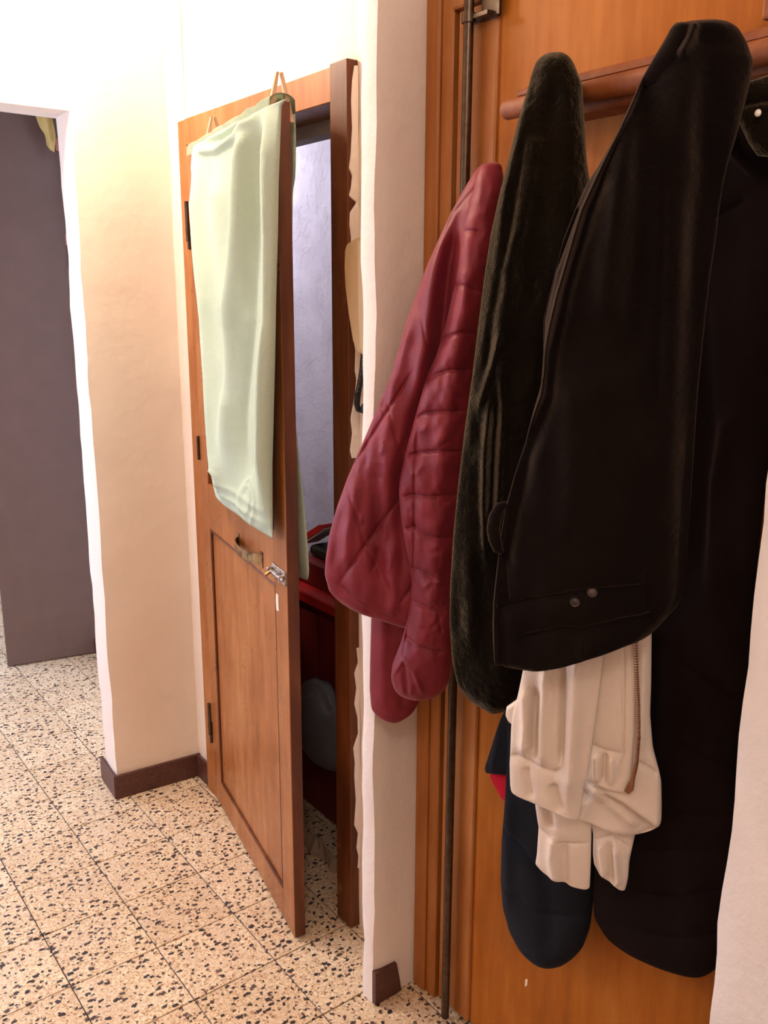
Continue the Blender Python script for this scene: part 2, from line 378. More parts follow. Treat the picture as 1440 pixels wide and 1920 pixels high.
smear([(664, 123), (660, 150), (658, 190), (660, 240), (657, 293), (654, 315), (660, 330), (658, 350), (654, 368), (668, 380), (656, 398), (655, 420), (658, 447), (657, 600), (666, 657), (665, 695), (668, 712), (665, 740), (657, 785), (660, 812), (656, 845), (660, 862)],
      [(700, 123), (700, 862)], .995, 'trim_1')
smear([(668, 1215), (671, 1242), (664, 1262), (668, 1290), (664, 1320), (670, 1345), (671, 1375), (662, 1402), (665, 1430), (664, 1455), (667, 1500), (664, 1547), (671, 1562), (668, 1590), (672, 1605), (670, 1630)],
      [(684, 1215), (682, 1630)], .995, 'trim_2')

# ---------------------------------------------------------------- storeroom door leaf
Hn = Vector((1.03, -.46, 0))*T; Fr = Vector((.350, -3.865, 0))*T; e = Fr-Hn; LW = e.length
leaf = empty('storeroom_door', Hn, 'honey-brown wooden door standing ajar, open upper half draped with a green towel', 'door', rz=math.atan2(e.y, e.x))
# local: x along the leaf to the free edge, -y is toward the hall... check side
def part(name, lo, hi, mat, parent=leaf, bevel=.002, **k): return box(name, lo, hi, mat, parent, bevel, 2, **k)
TH = .027
# local +y points (rotate e by +90): for e=(-.18,-.98) -> (+.98,-.18): into the wall, so the hall face is y=0
ZT = 9.20*T; ZB = .008
part('stile', (0, 0, ZB), (.075, TH, ZT), M['door_wood'])
part('stile', (LW-.082, 0, ZB), (LW, TH, ZT), M['door_wood'])
part('top_rail', (.075, 0, ZT-.09), (LW-.082, TH, ZT), M['door_wood'])
part('lock_rail', (.075, 0, 4.30*T), (LW-.082, TH, 4.93*T), M['door_wood'])
part('bottom_rail', (.075, 0, ZB), (LW-.082, TH, .42*T), M['door_wood'])
part('panel', (.06, .007, .35*T), (LW-.07, .02, 4.35*T), M['door_wood'], bevel=0)
def mould(x0, x1, z0, z1):
    bm = bmesh.new(); r = .004
    for a, b in (((x0, .004, z0), (x1, .004, z0)), ((x1, .004, z0), (x1, .004, z1)), ((x1, .004, z1), (x0, .004, z1)), ((x0, .004, z1), (x0, .004, z0))): tube_bm([a, b], r, 8, bm)
    obj('moulding', mesh_bm(bm, 'moulding', True, 40), leaf, M['frame_wood'])
mould(.079, LW-.086, .44*T, 4.28*T)
# glazing bead grooves round the empty upper light
part('rebate', (.075, .012, 4.93*T), (.081, TH, ZT-.09), M['dark_in'], bevel=0)
part('rebate', (LW-.090, .010, 4.93*T), (LW-.082, TH, ZT-.09), M['dark_in'], bevel=0)
# edge strip, darker lipping on the free edge
part('edge_lipping', (LW, .001, ZB), (LW+.002, TH+.001, ZT), M['frame_wood'], bevel=.001)
def to_leaf(px, py, yoff=0.):           # a picture point on the leaf's hall face, in the leaf's own axes
    ex = np.array([e.x, e.y, 0])/LW; ny = np.array([-ex[1], ex[0], 0]); A = np.array([Hn.x, Hn.y, 0]) + ny*yoff
    P = onP(px, py, A, ny); q = P - np.array([Hn.x, Hn.y, 0]); return Vector((q@ex, q@ny, q[2]))
a = to_leaf(447, 1016); b = to_leaf(491, 1046); zc = (a.z+b.z)/2
pts = []
for i in range(13):
    t = i/12; pts.append((a.x+(b.x-a.x)*t, -.028*math.sin(math.pi*t)**.6, zc))
bm = bmesh.new()
ring = [[bm.verts.new((x, y-.001, z-.012)), bm.verts.new((x, y-.001, z+.012)), bm.verts.new((x, y+.002, z+.012)), bm.verts.new((x, y+.002, z-.012))] for x, y, z in pts]
for r1, r2 in zip(ring[:-1], ring[1:]):
    for k in range(4): bm.faces.new((r1[k], r1[(k+1) % 4], r2[(k+1) % 4], r2[k]))
bm.faces.new(ring[0]); bm.faces.new(ring[-1][::-1]); bmesh.ops.recalc_face_normals(bm, faces=bm.faces[:])
hd = obj('handle', mesh_bm(bm, 'handle', True, 40), leaf, M['brass'], label='aged brass bow handle')
for q in (a, b): part('handle_plate', (q.x-.010, -.003, zc-.020), (q.x+.010, .0, zc+.020), M['brass'], hd, .001)
a = to_leaf(512, 1065); b = to_leaf(543, 1092); zc = a.z*.5+b.z*.5
bo = part('slide_bolt', (a.x, -.004, zc-.016), (LW-.001, 0, zc+.016), M['bolt'], bevel=.001, label='small steel slide bolt')
tube('bolt_bar', [(a.x-.006, -.010, zc), (LW+.004, -.010, zc)], .0045, M['bolt'], bo)
tube('bolt_knob', [(a.x+.018, -.012, zc), (a.x+.018, -.026, zc-.008)], .004, M['brass'], bo)
for xx in (a.x+.004, LW-.014): part('bolt_staple', (xx, -.016, zc-.008), (xx+.007, -.003, zc+.008), M['bolt'], bo, .001)
a = to_leaf(520, 1112)
obj('paint_drip', mesh_bm(prism_bm([to_leaf(x, y, -.0006) for x, y in ((517, 1112), (522, 1116), (521, 1135), (523, 1146), (518, 1144), (517, 1128))], .0012, (0, 1, 0)), 'd'), leaf, M['scratch'])
for z in (.9, 5.2, 8.0): part('hinge_knuckle', (-.008, -.008, z*T), (.004, .004, z*T+.07), M['rod'], bevel=.003)

# ---------------------------------------------------------------- garments: real folded volumes
def seg_dist(px, py, line):
    best = np.full(px.shape, 1e9); sgn = np.zeros(px.shape); par = np.zeros(px.shape)
    L = len(line)-1
    for i in range(L):
        x0, y0 = line[i]; x1, y1 = line[i+1]; dx, dy = x1-x0, y1-y0; l2 = dx*dx+dy*dy
        t = np.clip(((px-x0)*dx+(py-y0)*dy)/l2, 0, 1); qx = px-x0-t*dx; qy = py-y0-t*dy; d = np.hypot(qx, qy)
        s = np.sign(dx*qy-dy*qx); m_ = d < best; best[m_] = d[m_]; sgn[m_] = s[m_]; par[m_] = (i+t[m_])/L
    return best, sgn, par
def smooth1(a, k):
    if k < 1: return a
    p = np.concatenate([2*a[0]-a[1:k+1][::-1], a, 2*a[-1]-a[-k-1:-1][::-1]]); w_ = np.hanning(2*k+3)[1:-1]; w_ /= w_.sum()
    return np.convolve(p, w_, 'valid')
def drape(name, rows, A, az, df, db, mat, parent=None, folds=(), nu=70, nv=200, wav=(), pw=.5, sm=3, noise=0, end=.06, bottom_open=False, solid_end=(1, 1), **k):
    """rows: (xl, yl, xr, yr[, depth scale]) down the cloth; A: a point (tiles) and az: heading of the hanging plane (deg from +Y, toward -X)"""
    A = np.array(A, float)*T; dr = np.array([-math.sin(math.radians(az)), math.cos(math.radians(az)), 0]); n = np.array([-dr[1], dr[0], 0])
    if (CAMP-A)@n < 0: n = -n
    R = np.array([list(r)+[1]*(5-len(r)) for r in rows], float)
    s = np.concatenate([[0], np.cumsum(np.maximum(1, np.hypot(np.diff((R[:, 0]+R[:, 2])/2), np.diff((R[:, 1]+R[:, 3])/2)) + .3*np.abs(np.diff(R[:, 1]))))])
    ss = np.linspace(0, s[-1], nv+1); Q = np.array([smooth1(np.interp(ss, s, R[:, i]), sm) for i in range(5)]).T
    Q[0, :4] = R[0, :4]; Q[-1, :4] = R[-1, :4]
    tt = .5-.5*np.cos(np.linspace(0, np.pi, nu+1)); tt = .55*tt+.45*np.linspace(0, 1, nu+1)
    PX = Q[:, 0:1]+(Q[:, 2:3]-Q[:, 0:1])*tt; PY = Q[:, 1:2]+(Q[:, 3:4]-Q[:, 1:2])*tt
    for amp, fx, fy, sd in wav: pass
    Dd = Fv[None, None, :] + Rv*((PX-720)/FPX)[..., None] - Uv*((PY-960)/FPX)[..., None]
    tr = ((A-CAMP)@n)/(Dd@n); P = CAMP + Dd*tr[..., None]
    vv = ss/s[-1]
    e0 = np.clip(vv/end, 0, 1) if solid_end[0] else np.ones_like(vv); e1 = np.clip((1-vv)/end, 0, 1) if solid_end[1] else np.ones_like(vv)
    cap = np.sqrt(np.clip(1-(1-e0)**2, 0, 1))*np.sqrt(np.clip(1-(1-e1)**2, 0, 1))
    prof = np.sin(np.pi*tt)**pw
    base = df*Q[:, 4:5]*cap[:, None]*prof[None, :]
    back = -db*Q[:, 4:5]*cap[:, None]*prof[None, :]
    off = np.zeros_like(base)
    for f in folds:
        line, amp, wid, kind = f[:4]; d, sg, par = seg_dist(PX, PY, line)
        fade = np.clip(np.minimum(par, 1-par)*6+.15, 0, 1) if len(f) < 5 else np.clip(par*0+f[4], 0, 1)
        if kind == 'g': off += amp*np.exp(-(d/wid)**2)*fade
        elif kind == 's': off += amp*np.tanh(d/wid*1.5)*sg*np.exp(-d/(wid*6))*fade      # a lap: one side stands proud
        elif kind == 'q': off += -amp*(.55*np.exp(-(d/wid)**2)+.45*np.exp(-(d/(wid*4))**2))*fade   # quilting seam
    for amp, fx, fy, sd in wav: off += amp*vnoise(PX*fx, PY*fy, sd)
    if noise: off += noise*vnoise(PX*.11, PY*.11, 5)+noise*.6*vnoise(PX*.27, PY*.27, 6)
    off = np.maximum(off, -.85*base-.6*db) if name == 'front_layer' else off
    edge = np.clip(prof*2.2, 0, 1)*cap[:, None]
    Pf = P + n*(base+off*edge)[..., None]; Pb = P + n*(back)[..., None]
    nv1, nu1 = PX.shape; verts = np.concatenate([Pf.reshape(-1, 3), Pb[:, 1:-1].reshape(-1, 3)])
    idf = np.arange(nv1*nu1).reshape(nv1, nu1); idb = idf.copy(); idb[:, 1:-1] = nv1*nu1+np.arange(nv1*(nu1-2)).reshape(nv1, nu1-2)
    fa = []
    def q4(I, rev):
        a, b, c_, d_ = I[:-1, :-1].ravel(), I[:-1, 1:].ravel(), I[1:, 1:].ravel(), I[1:, :-1].ravel()
        Fq = np.stack([a, b, c_, d_], 1); return Fq[:, ::-1] if rev else Fq
    faces = np.concatenate([q4(idf, True), q4(idb, False)])
    me = D.meshes.new(name); me.from_pydata(verts.tolist(), [], faces.tolist())
    bm = bmesh.new(); bm.from_mesh(me)
    bmesh.ops.remove_doubles(bm, verts=bm.verts[:], dist=2e-5)
    for ring_ in (0, -1):
        pass
    be = [e_ for e_ in bm.edges if e_.is_boundary]
    if be: bmesh.ops.holes_fill(bm, edges=be, sides=0)
    bmesh.ops.recalc_face_normals(bm, faces=bm.faces[:]); bm.to_mesh(me); bm.free()
    for p_ in me.polygons: p_.use_smooth = True
    o = obj(name, me, parent, mat, **k); return o
def garment_root(name, label, cat, group=None):
    return empty(name, (0, 0, 0), label, cat, group)

# ---- green towel on the leaf
exl = np.array([e.x, e.y, 0])/LW; AZ = math.degrees(math.atan2(-exl[0]*-1, -exl[1]*-1))
leaf_az = math.degrees(math.atan2(exl[0], -exl[1]))    # heading of the leaf plane
A0 = np.array([Hn.x, Hn.y, 0])/T + np.array([exl[1], -exl[0], 0])*(.016/T)*1.0
tw = garment_root('towel', 'pale green terry towel hanging over the top of the ajar storeroom door', 'towel')
tfolds = [([(490, 210), (478, 300), (474, 420), (462, 560), (452, 700), (440, 900)], .014, 13, 'g'),
          ([(497, 215), (496, 330), (497, 450), (496, 600), (480, 760), (470, 920)], -.018, 14, 'g'),
          ([(510, 205), (513, 400), (508, 700), (506, 980)], .010, 10, 'g'),
          ([(372, 300), (385, 420), (402, 560), (412, 700), (425, 850), (440, 940)], .012, 10, 'g'),
          ([(366, 330), (378, 480), (396, 640), (402, 780), (412, 900)], -.014, 8, 'g'),
          ([(385, 300), (420, 480), (440, 640), (455, 800)], -.006, 16, 'g'),
          ([(430, 330), (432, 460), (446, 620)], .007, 20, 'g'),
          ([(375, 275), (420, 262), (455, 240), (488, 212)], -.007, 7, 'g'),
          ([(372, 285), (425, 282), (465, 255), (490, 216)], .006, 8, 'g'),
          ([(395, 870), (440, 910), (512, 962)], .003, 4, 'g'), ([(398, 890), (440, 930), (512, 985)], .003, 3, 'g')]
for cx, cy, rx in ((476, 935, 16), (478, 940, 26), (430, 900, 12)):
    tfolds.append(([(cx+rx*.6*math.cos(a_/10*6.28), cy+rx*1.7*math.sin(a_/10*6.28)) for a_ in range(11)], .0035, 3, 'g', 1))
trows = [(364, 272, 541, 183, .8), (361, 292, 528, 196, .8), (361, 315, 527, 225, .9), (363, 400, 523, 330), (367, 500, 521, 450), (375, 600, 518, 560), (381, 690, 516, 670), (389, 790, 513, 790), (396, 860, 511, 870), (403, 905, 511, 940), (410, 935, 512, 1012, .8)]
drape('front_layer', trows, A0 + np.array([exl[1], -exl[0], 0])*(.008/T), leaf_az, .022, .001, M['towel'], tw, [(f[0], f[1]*(2.3 if f[2] > 6 else 1.2), f[2]*.95)+tuple(f[3:]) for f in tfolds], 110, 220, wav=[(.0035, .035, .006, 3)], pw=.35, end=.02)
A1 = np.array([Hn.x, Hn.y, 0])/T - np.array([exl[1], -exl[0], 0])*((TH+.030)/T)
drape('back_layer', [(380, 262, 549, 190, .8), (400, 262, 555, 205, 1), (420, 262, 555, 335, 1), (425, 290, 549, 352, 1), (440, 420, 547, 600), (450, 700, 553, 780), (460, 790, 562, 870), (470, 880, 571, 950), (480, 960, 577, 1020), (490, 1040, 580, 1078), (500, 1060, 577, 1088, .7)], A1, leaf_az, .014, .006, M['towel'], tw,
      [([(557, 860), (565, 950), (570, 1080)], .004, 6, 'g')], 30, 120, wav=[(.003, .03, .01, 8)], end=.03)
# the roll over the leaf's top edge
bm = bmesh.new()
q0 = Vector((.045, 0, 0)); q1 = Vector((LW-.002, 0, 0)); N = 40; K = 12; rr_ = []
for i in range(N+1):
    x = q0.x + (q1.x-q0.x)*i/N; r_ = []
    for k_ in range(K+1):
        a_ = math.pi*k_/K; rad = TH/2+.012+.002*math.sin(i*1.3)
        r_.append(bm.verts.new((x, TH/2 - math.cos(a_)*rad, ZT+.001+math.sin(a_)*.016+(.0015*math.sin(i*.9)) - (.02 if k_ in (0, K) else 0))))
    rr_.append(r_)
for a_, b_ in zip(rr_[:-1], rr_[1:]):
    for k_ in range(K): bm.faces.new((a_[k_], a_[k_+1], b_[k_+1], b_[k_]))
g_ = bmesh.ops.solidify(bm, geom=bm.faces[:], thickness=.004)
ob = obj('top_fold', mesh_bm(bm, 'top_fold', True), tw, M['towel']); ob.matrix_world = Matrix.LocRotScale(leaf.location, leaf.rotation_euler, None)

# ---- clothespins
def clothespin(base_px, tip_px, label, lean):
    b_ = to_leaf(*base_px, -.022); t_ = to_leaf(*tip_px, -.022)
    Lp = max(.055, (t_-b_).length); r = empty('clothespin', (0, 0, 0), label, 'clothespin')
    for s in (-1, 1):
        bm = bmesh.new(); tube_pts = []
        y0 = 0.5*TH + s*(TH/2+.011); y1 = TH/2+s*.004
        for f in range(5):
            t = f/4; tube_pts.append((b_.x + lean*t, y0*(1-t)+(y1)*t, ZT-.035 + (Lp)*t))
        hw = [.0042, .0046, .0042, .0036, .0026]
        rings = []
        for (x, y, z), h_ in zip(tube_pts, hw):
            rings.append([bm.verts.new((x-.005, y-h_, z)), bm.verts.new((x+.005, y-h_, z)), bm.verts.new((x+.005, y+h_, z)), bm.verts.new((x-.005, y+h_, z))])
        for a_, c_ in zip(rings[:-1], rings[1:]):
            for k_ in range(4): bm.faces.new((a_[k_], a_[(k_+1) % 4], c_[(k_+1) % 4], c_[k_]))
        bm.faces.new(rings[0]); bm.faces.new(rings[-1][::-1]); bmesh.ops.recalc_face_normals(bm, faces=bm.faces[:])
        obj('prong', mesh_bm(bm, 'prong'), r, M['peg_wood'])
    zc = ZT-.035+Lp*.42
    tube('spring', [(b_.x+lean*.4-.007+.0035*k_/3, TH/2+.004*math.cos(k_*2.1), zc+.004*math.sin(k_*2.1)) for k_ in range(13)], .001, M['bolt'], r, 6)
    r.matrix_world = Matrix.LocRotScale(leaf.location, leaf.rotation_euler, None)
clothespin((493, 205), (490, 112), 'wooden clothespin standing up from the middle of the green towel on the door', .0)
clothespin((376, 285), (366, 225), 'wooden clothespin at the far upper corner of the green towel, by the hinges', .0)

# ---------------------------------------------------------------- coat door, frame, rod and rail
cf = empty('door_2', V(1.06, -7, 0), kind='structure')
def cfb(name, lo, hi, mat, bevel=.0015, **k): return loc_box(name, lo, hi, mat, cf, bevel, **k)
cfb('jamb', (1.045, -5.40, 0), (1.45, -5.215, 9.95), M['coat_frame'], .004)
cfb('jamb', (1.075, -5.545, 0), (1.45, -5.40, 9.95), M['coat_frame'], .003)
cfb('jamb', (1.045, -9.0, 0), (1.45, -8.85, 9.95), M['coat_frame'], .004)
cfb('head', (1.06, -8.86, 9.72), (1.45, -5.54, 9.95), M['coat_frame'], .003)
cfb('leaf_stile', (1.085, -6.07, .08), (1.3, -5.60, 9.70), M['coat_frame'], .003)
cfb('leaf_panel', (1.12, -8.84, .08), (1.25, -6.03, 9.70), M['coat_wood'], .002)
cfb('stop', (1.20, -5.62, 0), (1.4, -5.53, 9.75), M['frame_wood'], 0)
for i_, pl_ in enumerate((((985, 1836), (989, 1836), (988, 1848), (984, 1850)), ((889, 1517), (892, 1517), (892, 1524), (890, 1524)))):
    o = obj('paint_fleck', mesh_bm(prism_bm([onX(x, y, 1.118) for x, y in pl_], .0006, (1, 0, 0)), 'f'), None, M['scratch']); o.parent = cf; o.matrix_parent_inverse = Matrix.Translation(-cf.location)
# surface rod (door bolt) with brackets
rod = empty('door_bolt_rod', V(.95, -5.88, 0), 'long dark steel rod bolt running down the left edge of the coat door', 'bolt')
def rel(o, p): o.parent = p; o.matrix_parent_inverse = Matrix.Translation(-p.location); return o
rel(tube('rod', [V(.985, -5.835, .04), V(.985, -5.835, 10.3)], .0088, M['rod'], None, 16), rod)
for z in (9.58,):
    rel(tbox('bracket', (.97, -6.06, z-.02), (1.10, -5.78, z+.02), M['rod'], None, .001), rod)
    rel(tbox('bracket_plate', (1.03, -6.12, z-.03), (1.085, -5.92, z+.27), M['rod'], None, .003), rod)
    rel(tube('collar', [V(.985, -5.835, z-.035), V(.985, -5.835, z+.035)], .0125, M['rod'], None, 14), rod)
# coat rail
rl = empty('coat_rail', V(.95, -7.7, 8.78), 'reddish wooden coat rail with rounded end fixed across the amber door', 'coat rail')
bm = bmesh.new(); tube_bm([V(.80, -6.46, 8.775), V(.80, -6.47, 8.775), V(.80, -6.50, 8.775), V(.80, -8.9, 8.775)], [.004, .0125, .0150, .0155], 20, bm)
for v_ in bm.verts: v_.co.x = .80*T + (v_.co.x-.80*T)*.9
rel(obj('bar', mesh_bm(bm, 'bar', True, 60), None, M['rail_wood']), rl)
rel(tbox('back_board', (.86, -8.9, 8.66), (1.12, -6.60, 8.93), M['rail_wood'], None, .003), rl)
rel(tbox('ledge', (.84, -8.9, 8.86), (1.12, -6.55, 8.91), M['rail_wood'], None, .002), rl)
for y in (-7.0, -8.35):
    rel(tube('peg', [V(.80, y, 8.76), V(.70, y, 8.76), V(.62, y, 8.80)], [.007, .007, .009], M['rail_wood'], None, 12), rl)
b0 = onX(1412, 30, .85)/T
tb = obj('wooden_block', mesh_bm(box_bm(V(.82, -8.75, 8.955), V(1.12, -8.52, 9.17), .004, 2), 'wooden_block'), None, M['rail_wood'], label='small wooden block standing on the coat rail at the right edge', category='block')

# ---- maroon quilted jacket
mj = garment_root('quilted_jacket', 'maroon quilted jacket hanging leftmost on the coat rail', 'jacket')
AM = (.62, -6.0, 0)
drape('back_hem', [(700, 1090, 830, 1090), (696, 1155, 810, 1160), (694, 1231, 800, 1230), (693, 1290, 795, 1290), (696, 1329, 788, 1312), (712, 1346, 774, 1338), (735, 1354, 750, 1352)], (.80, -5.75, 0), 46, .030, .02, M['maroon'], mj,
      [([(720, 1100), (722, 1330)], .005, 12, 'g'), ([(755, 1180), (757, 1330)], -.006, 10, 'g'), ([(696, 1322), (740, 1335), (782, 1316)], .003, 4, 'q')], 50, 90, wav=[(.004, .03, .01, 4)], end=.08)
bq = [([(905, 345), (853, 400), (820, 470), (800, 510), (778, 570), (758, 640), (745, 705)], .005, 4, 'q'),
      ([(780, 690), (747, 742), (700, 815), (653, 888), (640, 930)], .008, 3.5, 'q'), ([(860, 800), (800, 862), (747, 936), (690, 1015), (639, 1089)], .008, 3.5, 'q'),
      ([(880, 1000), (800, 1060), (755, 1120)], .007, 3.5, 'q'),
      ([(636, 1085), (665, 1106), (695, 1127), (764, 1158), (820, 1180)], .007, 3.5, 'q'),
      ([(650, 900), (672, 950), (691, 1015), (720, 1070), (745, 1110)], .006, 3.5, 'q'), ([(720, 730), (745, 800), (760, 860), (785, 930)], .006, 3.5, 'q'), ([(790, 560), (805, 640), (830, 700)], .005, 3.5, 'q'),
      ([(830, 420), (815, 520), (805, 640), (790, 760)], .016, 16, 'g'), ([(870, 380), (845, 500), (828, 640), (790, 760), (752, 900), (760, 1060)], -.026, 14, 'g'),
      ([(715, 860), (712, 960), (718, 1080)], -.012, 15, 'g'), ([(675, 880), (660, 980), (655, 1060)], .010, 14, 'g'), ([(770, 600), (740, 720), (730, 820)], .010, 14, 'g'),
      ([(745, 1000), (742, 1080), (746, 1140)], .008, 12, 'g')]
for i in range(18):
    x0 = 640+rng.rand()*150; y0 = 700+rng.rand()*380; a_ = 1.2+rng.rand()*.8; L_ = 18+rng.rand()*40
    bq.append(([(x0, y0), (x0+L_*.5*math.cos(a_)+3, y0+L_*.5*math.sin(a_)), (x0+L_*math.cos(a_), y0+L_*math.sin(a_))], rng.choice([-1, 1])*(.0018+.0018*rng.rand()), 3+rng.rand()*3, 'g'))
brows = [(902, 308, 935, 305, .5), (890, 322, 938, 320, .6), (876, 345, 935, 345, .8), (845, 400, 925, 400), (818, 460, 915, 460), (800, 500, 905, 500), (763, 600, 890, 600), (735, 700, 880, 700), (693, 800, 870, 800), (667, 860, 860, 860), (650, 900, 860, 900), (632, 950, 860, 950), (618, 1000, 860, 1010), (611, 1045, 860, 1070), (609, 1075, 858, 1120), (618, 1108, 850, 1160), (642, 1132, 835, 1190), (662, 1143, 815, 1195, .8)]
drape('body', brows, AM, 44, .045, .03, M['maroon'], mj, bq, 150, 330, wav=[(.006, .022, .008, 11), (.0022, .06, .03, 12)], end=.04)
sq = [([(788, 780), (783, 830), (781, 884), (780, 1023), (773, 1110), (764, 1179), (757, 1231)], .007, 3, 'q')]
for ln in (((836, 440), (860, 432), (910, 440)), ((832, 540), (852, 530), (905, 548)), ((812, 650), (840, 630), (870, 622), (900, 626)), ((790, 722), (820, 700), (850, 690), (890, 692)), ((778, 785), (800, 772), (835, 766), (880, 768)), ((762, 855), (790, 845), (825, 838), (870, 842)), ((755, 928), (785, 922), (820, 922), (860, 922)), ((758, 988), (782, 982), (805, 995), (860, 1002)), ((765, 1062), (790, 1060), (830, 1075)), ((772, 1120), (800, 1125), (840, 1140)), ((756, 1190), (790, 1200), (840, 1215))):
    sq.append((list(ln), .010, 3.4, 'q'))
for i in range(26):
    x0 = 760+rng.rand()*95; y0 = 620+rng.rand()*650; a_ = -1.1+rng.rand()*1.0 if rng.rand() < .6 else 1.2+rng.rand()*.6; L_ = 15+rng.rand()*30
    sq.append(([(x0, y0), (x0+L_*.5*math.cos(a_), y0+L_*.5*math.sin(a_)+2), (x0+L_*math.cos(a_), y0+L_*math.sin(a_))], rng.choice([-1, 1])*(.0014+.0014*rng.rand()), 3.5+rng.rand()*4, 'g'))
sq += [([(880, 420), (870, 560), (850, 700), (835, 840), (825, 1000), (812, 1180)], .010, 18, 'g'), ([(735, 1262), (760, 1225), (780, 1240), (800, 1290)], .006, 5, 'g'), ([(760, 1230), (768, 1290)], -.006, 5, 'g')]
srows = [(915, 305, 930, 304, .3), (903, 309, 940, 306, .5), (893, 335, 945, 335, .7), (887, 363, 945, 363, .85), (869, 426, 935, 426), (861, 488, 925, 488), (854, 530, 915, 530), (840, 592, 905, 592), (820, 662, 895, 662), (799, 710, 890, 710), (781, 773, 885, 773), (762, 842, 880, 842), (750, 898, 872, 898), (748, 925, 870, 925), (754, 981, 868, 981), (768, 1058, 862, 1058), (772, 1092, 860, 1092), (764, 1162, 858, 1162), (752, 1204, 852, 1204), (736, 1245, 848, 1245), (733, 1270, 845, 1270), (741, 1295, 838, 1286), (762, 1308, 826, 1301), (785, 1312, 808, 1308)]
drape('sleeve', srows, (.52, -6.12, 0), 44, .042, .012, M['maroon'], mj, sq, 100, 400, wav=[(.004, .03, .012, 14), (.0022, .08, .05, 15)], end=.04)

# ---- black fleece jacket
bf = garment_root('fleece_jacket', 'black fleece jacket hanging between the maroon jacket and the large dark jacket', 'jacket')
ff = [([(1003, 280), (993, 360), (976, 436), (958, 462), (948, 558), (941, 613), (944, 680)], .013, 15, 'g', .8), ([(1030, 200), (1012, 330), (998, 430), (990, 560)], -.015, 20, 'g', .8),
      ([(980, 190), (960, 300), (945, 420), (930, 560), (910, 700)], .010, 16, 'g'), ([(965, 330), (950, 450), (925, 600), (908, 740)], -.012, 9, 'g'),
      ([(941, 617), (920, 690), (900, 760)], .014, 7, 'g'), ([(922, 731), (911, 835), (908, 920), (912, 1050)], .013, 7, 'g'), ([(941, 690), (944, 766), (937, 900), (930, 1020)], .010, 7, 'g'),
      ([(932, 760), (926, 850), (922, 960)], -.014, 8, 'g'), ([(985, 250), (965, 400), (945, 500)], -.006, 6, 'g'), ([(880, 950), (885, 1200)], .008, 15, 'g'), ([(1060, 150), (1070, 300), (1060, 500)], .008, 20, 'g')]
frows = [(1030, 98, 1050, 97, .35), (1016, 103, 1062, 101, .55), (1004, 118, 1074, 114, .7), (996, 140, 1084, 140, .8), (990, 165, 1092, 160, .9), (970, 230, 1096, 230), (953, 300, 1100, 300), (935, 370, 1110, 370), (920, 440, 1120, 440), (908, 520, 1120, 520), (898, 600, 1110, 600), (886, 700, 1095, 700), (872, 800, 1085, 800), (860, 900, 1080, 900), (850, 1000, 1075, 1000), (844, 1100, 1070, 1100), (843, 1170, 1060, 1180), (848, 1240, 1040, 1230), (858, 1285, 1015, 1262), (880, 1312, 995, 1290), (905, 1328, 975, 1312), (925, 1338, 952, 1328)]
drape('body', frows, (.50, -7.05, 0), 44, .045, .02, M['fleece'], bf, ff, 130, 360, wav=[(.010, .018, .004, 21), (.003, .05, .02, 22)], noise=.0012, end=.035)

# ---- cream hoodie
hd_ = garment_root('hoodie', 'cream zip hoodie hanging folded below the large dark jacket', 'hoodie')
AH = (.45, -8.0, 0)
def cr(name, rows, shift, folds=(), d=.012, **k):
    A_ = (AH[0]-shift*.74, AH[1]-shift*.67, 0)
    return drape(name, rows, A_, 30, d*.9, .004, M['cream'], hd_, [(f[0], f[1]*1.4)+tuple(f[2:]) for f in folds], k.pop('nu', 60), k.pop('nv', 110), end=k.pop('end', .03), pw=.35, **k)
cr('lining_panel', [(1010, 1180, 1215, 1180), (1010, 1330, 1215, 1330), (1020, 1400, 1200, 1400), (1040, 1480, 1190, 1480), (1060, 1500, 1180, 1500, .8)], -.13, [([(1130, 1200), (1120, 1480)], -.01, 10, 'g')])
cr('cuff', [(1003, 1460, 1120, 1480), (1004, 1510, 1112, 1520), (1010, 1550, 1109, 1555), (1007, 1600, 1108, 1605), (1004, 1618, 1107, 1640), (1015, 1630, 1106, 1664), (1040, 1645, 1100, 1666, .8)], -.05,
   [([(1005, 1545), (1050, 1575), (1108, 1578)], .003, 3, 'q'), ([(1040, 1560), (1036, 1600), (1045, 1650)], .006, 9, 'g'), ([(1060, 1570), (1062, 1660)], -.005, 8, 'g'), ([(1030, 1500), (1035, 1550)], -.006, 8, 'g')], .014)
cr('cuff', [(1100, 1500, 1200, 1500), (1112, 1560, 1192, 1560), (1112, 1600, 1184, 1595), (1114, 1618, 1180, 1615), (1125, 1636, 1178, 1645), (1140, 1646, 1174, 1662), (1160, 1660, 1172, 1667, .8)], -.09,
   [([(1110, 1572), (1150, 1560), (1188, 1590)], .003, 3, 'q'), ([(1125, 1570), (1135, 1640)], .006, 8, 'g'), ([(1155, 1580), (1162, 1655)], .005, 7, 'g'), ([(1145, 1570), (1148, 1650)], -.005, 6, 'g')], .014)
cr('right_front', [(1150, 1170, 1222, 1170), (1150, 1280, 1221, 1280), (1160, 1340, 1219, 1340), (1150, 1400, 1224, 1400), (1120, 1440, 1236, 1445), (1060, 1470, 1240, 1465), (1030, 1500, 1241, 1510), (1040, 1520, 1240, 1550), (1085, 1530, 1210, 1562), (1110, 1540, 1180, 1568), (1125, 1550, 1160, 1566, .8)], .0,
   [([(1195, 1420), (1215, 1432), (1238, 1452)], .004, 3, 'q'), ([(1130, 1470), (1170, 1495), (1215, 1530), (1238, 1552)], -.010, 7, 's'), ([(1110, 1460), (1150, 1500), (1200, 1545)], .008, 12, 'g'), ([(1040, 1500), (1080, 1480), (1110, 1490)], -.008, 9, 'g'), ([(1210, 1200), (1206, 1400)], .005, 8, 'g')], .016, nu=90)
